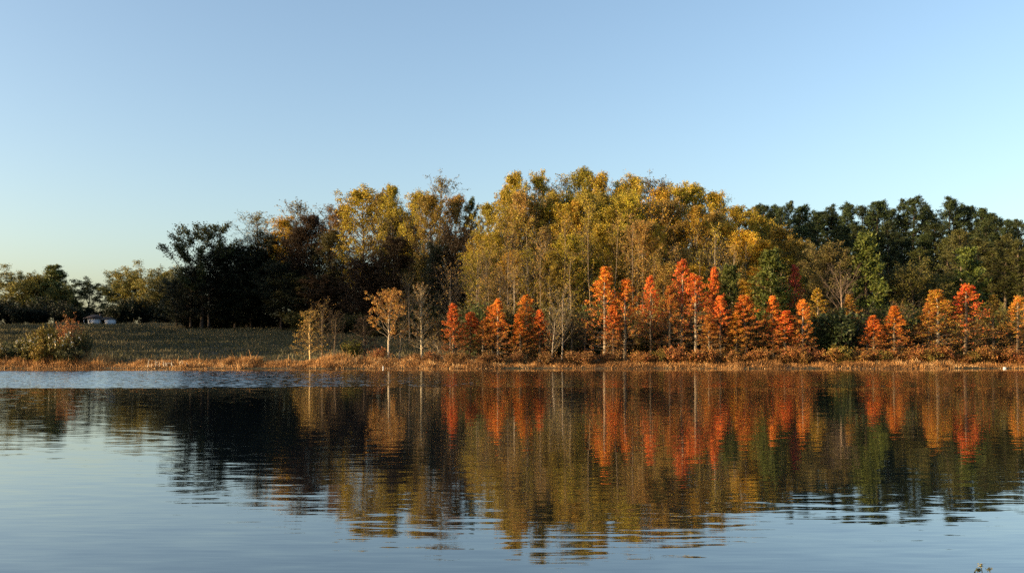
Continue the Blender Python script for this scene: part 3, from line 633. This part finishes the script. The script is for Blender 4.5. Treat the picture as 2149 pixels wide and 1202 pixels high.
# ------------------------------------------------------------------ shrubs
# left clump by the water
put('twiggy_shrub', 'russet_shrub', 'shrub', 146, 105.5, 658, 54, (0.30, 0.13, 0.04), (0.24, 0.12, 0.07), 'tall russet twiggy shrub at the right of the left shore clump', jit=0)
put('shrub', 'olive_shrub', 'shrub', 92, 106.5, 680, 50, (0.16, 0.12, 0.02), DARKB, 'round olive-gold shrub in the middle of the left shore clump', jit=0)
put('shrub', 'green_shrub', 'shrub', 116, 106.8, 688, 44, (0.10, 0.09, 0.02), DARKB, 'dark green shrub between the olive and russet ones in the left clump', jit=0)
put('tuft_shrub', 'white_tufted_shrub', 'shrub', 134, 103.4, 699, 56, (0.13, 0.11, 0.025), DARKB, 'olive shrub covered in white seed tufts at the right of left clump', 'white-tufted shrubs by the water', jit=0)
put('tuft_shrub', 'white_tufted_shrub', 'shrub', 58, 103.8, 702, 44, (0.16, 0.14, 0.035), DARKB, 'smaller white-tufted shrub in the left half of the shore clump', 'white-tufted shrubs by the water', jit=0)
put('tuft_shrub', 'white_tufted_shrub', 'shrub', -2, 103.2, 714, 30, (0.16, 0.13, 0.04), DARKB, 'white-tufted shrub cut by the left edge of the photo', 'white-tufted shrubs by the water', jit=0)
put('low_shrub', 'yellow_shrub', 'shrub', 84, 102.8, 715, 40, (0.24, 0.17, 0.03), DARKB, 'low yellowish shrub in front of the olive-gold one', jit=0)
put('low_shrub', 'green_shrub', 'shrub', 30, 104.2, 712, 56, (0.07, 0.08, 0.03), DARKB, 'low grey-green shrub near the left edge of the photo', jit=0)
put('low_shrub', 'green_shrub', 'shrub', 172, 105.0, 690, 40, (0.08, 0.075, 0.025), DARKB, 'dim green shrub at the right foot of the tall russet shrub', jit=0)
put('low_shrub', 'green_shrub', 'shrub', 150, 102.8, 722, 56, (0.06, 0.065, 0.025), DARKB, 'low dark shrub below the larger white-tufted one', jit=0)
put('low_shrub', 'yellow_shrub', 'shrub', 738, 106, 712, 44, (0.16, 0.14, 0.02), DARKB, 'low yellow-green shrub left of the brown half-bare sapling', jit=0)
put('low_shrub', 'russet_shrub', 'shrub', 796, 105, 728, 36, (0.28, 0.12, 0.04), DARKB, 'low russet shrub at the foot of the white-trunked tawny tree', jit=0)
# red and russet shrubs behind the reeds on the right
for px in np.arange(1335, 2150, 27.0):
    t_ = r.random(); c = (0.30, 0.125, 0.036) if t_ < 0.4 else ((0.30, 0.15, 0.04) if t_ < 0.75 else (0.20, 0.15, 0.03))
    put('low_shrub', 'russet_shrub', 'shrub', px + r.uniform(-9, 9), r.uniform(102.6, 104.2), r.uniform(722, 744), r.uniform(34, 60), c, BROWN, '#low russet shrub behind the reeds on the right-hand shore', 'low russet shrubs along the right-hand shore')
for px in np.arange(905, 1335, 36.0):
    put('low_shrub', 'russet_shrub', 'shrub', px + r.uniform(-9, 9), r.uniform(102.8, 104.0), r.uniform(733, 747), r.uniform(26, 44), (0.24, 0.12, 0.04), BROWN, '#low brown shrub behind the reeds under the middle cypresses', 'low brown shrubs along the middle shore')
# understorey along the wood's foot
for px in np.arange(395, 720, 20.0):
    put('shrub', 'understorey_bush', 'shrub', px + r.uniform(-6, 6), edge_Y(px) + 3, r.uniform(640, 665), r.uniform(44, 60), SHADE_GREEN, DARKB, '#black-green bush under the dark oaks at the meadow edge', 'dark bushes under the oaks at the meadow edge')
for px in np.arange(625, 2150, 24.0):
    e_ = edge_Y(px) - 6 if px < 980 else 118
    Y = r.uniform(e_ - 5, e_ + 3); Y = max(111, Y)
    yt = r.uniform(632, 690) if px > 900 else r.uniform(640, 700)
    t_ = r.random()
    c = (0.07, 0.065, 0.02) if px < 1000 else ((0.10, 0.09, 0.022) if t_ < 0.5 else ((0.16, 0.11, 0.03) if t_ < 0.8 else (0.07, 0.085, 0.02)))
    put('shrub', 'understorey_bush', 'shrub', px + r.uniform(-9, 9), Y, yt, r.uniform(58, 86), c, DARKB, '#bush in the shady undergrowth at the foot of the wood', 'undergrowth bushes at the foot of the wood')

# ------------------------------------------------------------------ reeds and meadow grass (uncountable)
def blades(name, x, y, h, w, lean, mat, v, label, cat):
    n = len(x); z = terrain(x, y) - 0.03
    rr = np.random.default_rng(n); az = rr.uniform(0, 2 * pi, n); la = rr.uniform(0, 2 * pi, n)
    dx, dy = np.cos(az) * w / 2, np.sin(az) * w / 2
    lx, ly = np.cos(la) * lean * h, np.sin(la) * lean * h
    V = np.stack([np.column_stack([x - dx, y - dy, z]), np.column_stack([x + dx, y + dy, z]),
                  np.column_stack([x + dx * 0.9 + lx * 0.35, y + dy * 0.9 + ly * 0.35, z + h * 0.6]), np.column_stack([x - dx * 0.9 + lx * 0.35, y - dy * 0.9 + ly * 0.35, z + h * 0.6]),
                  np.column_stack([x + dx * 0.3 + lx, y + dy * 0.3 + ly, z + h]), np.column_stack([x - dx * 0.3 + lx, y - dy * 0.3 + ly, z + h])], 1).reshape(-1, 3)
    b = np.arange(n)[:, None] * 6
    Fq = np.concatenate([b + [0, 1, 2, 3], b + [3, 2, 4, 5]], 1).reshape(-1, 4)
    me = mk_mesh(name, V, Fq, mat, {'v': np.repeat(v, 2)})
    return tag(link(name, me), label, cat, kind='stuff')
r = np.random.default_rng(5)
def lumps(x, seed, scale):
    q = np.random.default_rng(seed); t = x / scale; i = np.floor(t).astype(int); f = t - i; f = f * f * (3 - 2 * f)
    tab = q.random(4096); return tab[i % 4096] * (1 - f) + tab[(i + 1) % 4096] * f
N = 120000
x = r.uniform(-76, 76, N); s_ = r.uniform(-0.9, 4.8, N)
c1 = lumps(x, 1, 0.9) * 0.45 + lumps(x, 2, 3.1) * 0.35 + lumps(x, 3, 9.0) * 0.3
inlet = lumps(x + 0.6 * s_, 4, 1.7) * 0.6 + lumps(x, 5, 6.0) * 0.6           # ragged outer edge with small gaps
keep = (s_ > -0.9 + 1.15 * inlet) & (r.random(N) < 0.35 + 0.9 * lumps(x * 1.0 + 7 * np.floor(s_ * 1.3), 6, 0.7))
x, s_, c1 = x[keep], s_[keep], c1[keep]; N = len(x)
h = (0.14 + 0.62 * np.clip(s_ / 3.4, 0, 1)) * r.uniform(0.5, 1.2, N) * (0.22 + 1.65 * c1 ** 1.35)
h = np.where((x < -48) & (s_ > 1), h * 1.35, h)
tall = r.random(N) < 0.02; h = np.where(tall, h * 1.6 + 0.1, h)
v = np.clip(0.02 + 0.75 * lumps(x + 3 * np.floor(s_), 8, 1.3) + 0.12 * lumps(x, 9, 8.0) + r.normal(0, 0.15, N), 0, 1)
blades('shore_reeds', x, shore(x) + s_, h, r.uniform(0.03, 0.075, N), r.uniform(0.05, 0.5, N), M_REED, v, 'tawny orange reeds and dry grass along the whole waterline', 'reeds')
N = 110000
y = 105 + 108 * r.random(N) ** 0.85; x = r.uniform(-0.64, 0.02, N) * y
kn = 0.5 + 0.5 * np.sin(x * 0.6 + 1.7 * np.sin(y * 0.35)) * np.sin(y * 0.5 + x * 0.2)
h = r.uniform(0.15, 0.5, N) * (0.5 + 0.9 * kn); h = np.where(r.random(N) < 0.02, h * 2.2, h)
pt = lumps(x + 0.7 * y, 11, 7.0) * 0.5 + lumps(y - 0.3 * x, 12, 4.0) * 0.5
h = h * (0.5 + 1.0 * pt)
v = np.clip(0.12 + 0.2 * (kn - 0.5) + 0.6 * pt + r.normal(0, 0.15, N), 0, 1)
blades('meadow_grass', x, y, h, r.uniform(0.05, 0.14, N), r.uniform(0.05, 0.6, N), M_GRASS, v, 'rough dull green grass and weeds of the shaded meadow', 'grass')
# pale broken stalks at the water's edge
pc = Geo(); rr = np.random.default_rng(3)
e = bpy.data.objects.new('bleached_reed_clump', None); COL.objects.link(e); X0 = XP(352, 100.6); e.location = (X0, 100.8, float(terrain(X0, 100.8)))
for i in range(14):
    g = Geo(); a = rr.uniform(-2.4, 2.4); hh = rr.uniform(0.5, 1.0); b_ = rr.normal(0, 0.3)
    g.tube([(a, rr.uniform(-.3, .3), -0.1), (a + b_ * 0.3, 0, hh * 0.6), (a + b_, 0, hh * rr.uniform(0.75, 1.0))], [0.035, 0.03, 0.012], 5)
    o = link('stalk', g.mesh('stalk', M_TUFT, smooth=True), e)
tag(e, 'bleached white broken reed stalks at the water below the meadow', 'reeds')

# ------------------------------------------------------------------ house beyond the meadow
def house():
    Y = 226.0; X = XP(181, Y); z = float(terrain(X, Y))
    e = bpy.data.objects.new('white_house', None); COL.objects.link(e); e.location = (X, Y, z); e.rotation_euler = (0, 0, 0.06); e.scale = (0.86, 0.86, 0.66)
    def part(nm, mat, boxes, parent=e):
        g = Geo()
        for b in boxes: g.box(*b)
        return link(nm, g.mesh(nm, mat), parent)
    part('wall', M_WHITE, [(0.55, 3.6, 0, 5, -0.5, 2.4), (5.35, 6.9, 0.4, 5, -0.5, 2.3)])
    part('porch_floor', M_DOOR, [(-1.0, 0.54, 0.2, 5, -0.4, 0.25), (3.61, 5.34, 0.2, 5, -0.4, 0.25)])
    part('back_wall', M_DOOR, [(-0.9, 0.54, 3.2, 3.4, 0.26, 2.3), (3.61, 5.34, 3.2, 3.4, 0.26, 2.3)])
    for x_ in (-0.85, 0.3, 3.9): part('porch_post', M_WHITE, [(x_, x_ + 0.14, 0.22, 0.36, 0.26, 2.3)])
    part('fascia', M_WHITE, [(-1.1, 0.54, 0.1, 0.2, 2.31, 2.47)]); part('fascia', M_WHITE, [(3.62, 5.33, 0.28, 0.38, 2.1, 2.3)])
    w = part('window', M_WHITE, [(0.75, 1.25, -0.05, -0.004, 1.0, 1.9)]); part('pane', M_GLASS, [(0.8, 1.2, -0.062, -0.052, 1.05, 1.85)], w)
    d = part('door', M_DOOR, [(3.9, 4.7, 3.1, 3.195, 0.27, 2.2)]); part('handle', M_WHITE, [(4.55, 4.62, 3.05, 3.095, 1.1, 1.18)], d)
    g = Geo()                                                  # hipped roof over the main block
    v = [(-1.2, -0.35, 2.48), (4.1, -0.35, 2.48), (4.1, 5.4, 2.48), (-1.2, 5.4, 2.48), (0.8, 2.4, 4.2), (2.3, 2.4, 4.2)]
    g.add(v + [v[4], v[5]], [(0, 1, 5, 4), (2, 3, 4, 5), (3, 0, 4, 6), (1, 2, 5, 7), (0, 3, 2, 1)])
    rf = link('roof', g.mesh('roof', M_ROOF), e)
    part('chimney', M_ROOF, [(2.6, 3.0, 3.2, 3.6, 2.9, 4.6)], rf)
    g = Geo(); v = [(4.15, 0.2, 2.31), (7.1, 0.2, 2.31), (7.1, 5.2, 2.31), (4.15, 5.2, 2.31), (4.15, 2.6, 3.1), (6.4, 2.6, 3.1)]
    g.add(v + [v[5]], [(0, 1, 5, 4), (2, 3, 4, 5), (1, 2, 5, 6), (0, 3, 2, 1)]); link('wing_roof', g.mesh('wing_roof', M_ROOF), e)
    tag(e, 'small white house with brown roof at the far edge of the meadow', 'house')
house()

# ------------------------------------------------------------------ small things at the water's edge
def lathe(prof, n=10):
    g = Geo(); a = np.arange(n) * 2 * pi / n; V = np.array([[(rr_ * math.cos(t), rr_ * math.sin(t), z_) for t in a] for rr_, z_ in prof]).reshape(-1, 3)
    i = np.arange(len(prof) - 1)[:, None] * n; j = np.arange(n)[None]; k = (j + 1) % n
    g.add(V, np.stack([i + j, i + k, i + n + k, i + n + j], -1).reshape(-1, 4)); return g
Xs = XP(805, 99.6); e = bpy.data.objects.new('white_stake', None); COL.objects.link(e); e.location = (Xs, float(shore(Xs)) - 0.35, -0.3)
link('stake', lathe([(0.0, 0), (0.06, 0), (0.055, 0.5), (0.0, 0.5)]).mesh('stake', M_PLASTIC, smooth=False), e)
link('cap', lathe([(0.0, 0.5), (0.08, 0.5), (0.08, 0.55), (0.03, 0.6), (0, 0.6)]).mesh('cap', M_PLASTIC), e)
tag(e, 'small white stake at the waterline below the tawny vase-shaped tree', 'stake')
Xs = XP(2113, 99.6); e = bpy.data.objects.new('white_bottle', None); COL.objects.link(e); e.location = (Xs, float(shore(Xs)) - 0.25, 0.06); e.rotation_euler = (pi / 2, 0, 1.3)
link('body', lathe([(0, 0), (0.1, 0), (0.11, 0.03), (0.11, 0.24), (0.05, 0.33), (0.035, 0.35)]).mesh('body', M_PLASTIC, smooth=True), e)
link('cap', lathe([(0, 0.35), (0.04, 0.35), (0.04, 0.39), (0, 0.39)]).mesh('cap', M_DOOR), e)
tag(e, 'small white bottle lying at the waterline near the right edge', 'bottle')

# weed whose tip pokes into the lower right corner, growing on the near bank
def weed():
    Y = 4.6; X = XP(2062, Y); z = float(terrain(X, Y)); e = bpy.data.objects.new('bank_weed', None); COL.objects.link(e); e.location = (X, Y, z)
    top = ZP(1181, Y) - z; rg = np.random.default_rng(9)
    g = Geo(); g.tube([(0.10, 0, -0.05), (0.06, 0.02, top * 0.4), (0.03, 0, top * 0.75), (-0.008, 0, top * 0.985)], [0.006, 0.005, 0.004, 0.002], 6)
    g.tube([(0.045, 0.0, top * 0.62), (0.05, 0, top * 0.9), (0.036, 0, top - 0.03)], [0.003, 0.0025, 0.0015], 5)
    link('stem', g.mesh('stem', M_BARK, smooth=True), e).color = (0.10, 0.09, 0.03, 1)
    def leafset(nm, C, size, mat, col):
        gg = Geo(); gg.leaves(C, size, rg, 0.5, 0.6); o = link(nm, gg.mesh(nm, mat, rg), e); o.color = (*col, 1)
    k = 60; hh = rg.uniform(0.2, 0.95, k) * top
    leafset('leaves', np.column_stack([np.interp(hh, [0, top], [0.1, 0.0]) + rg.normal(0, 0.018, k), rg.normal(0, 0.018, k), hh]), 0.016, M_LEAF, (0.06, 0.07, 0.02))
    leafset('flower_head', np.array([(-0.008, 0, top - 0.012)]) + rg.normal(0, 0.007, (40, 3)), 0.006, M_LEAF, (0.30, 0.27, 0.12))
    leafset('flower_head', np.array([(0.036, 0, top - 0.032)]) + rg.normal(0, 0.006, (30, 3)), 0.006, M_LEAF, (0.10, 0.10, 0.05))
    leafset('bract', np.array([(-0.026, 0, top - 0.038)]) + rg.normal(0, 0.006, (20, 3)), 0.010, M_LEAF, (0.05, 0.06, 0.03))
    tag(e, 'weed tip with small seed heads in the lower right corner', 'weed')
weed()

# ------------------------------------------------------------------ labels of look-alike trees: their place counted from the left
ONES = ['', 'first', 'second', 'third', 'fourth', 'fifth', 'sixth', 'seventh', 'eighth', 'ninth', 'tenth', 'eleventh', 'twelfth', 'thirteenth', 'fourteenth', 'fifteenth', 'sixteenth', 'seventeenth', 'eighteenth', 'nineteenth']
TENS = {2: ('twentieth', 'twenty'), 3: ('thirtieth', 'thirty'), 4: ('fortieth', 'forty'), 5: ('fiftieth', 'fifty'), 6: ('sixtieth', 'sixty'), 7: ('seventieth', 'seventy')}
def ordinal(n):
    if n < 20: return ONES[n]
    a, b = divmod(n, 10)
    return TENS[a][0] if b == 0 else TENS[a][1] + '-' + ONES[b]
by = {}
for (e, px, grp, lab) in PLACED:
    if lab.startswith('#'): by.setdefault(lab, []).append((px, e))
for lab, lst in by.items():
    lst.sort(key=lambda q: q[0])
    for i, (px, e) in enumerate(lst): e['label'] = f'{lab[1:]}, {ordinal(i + 1)} from left'
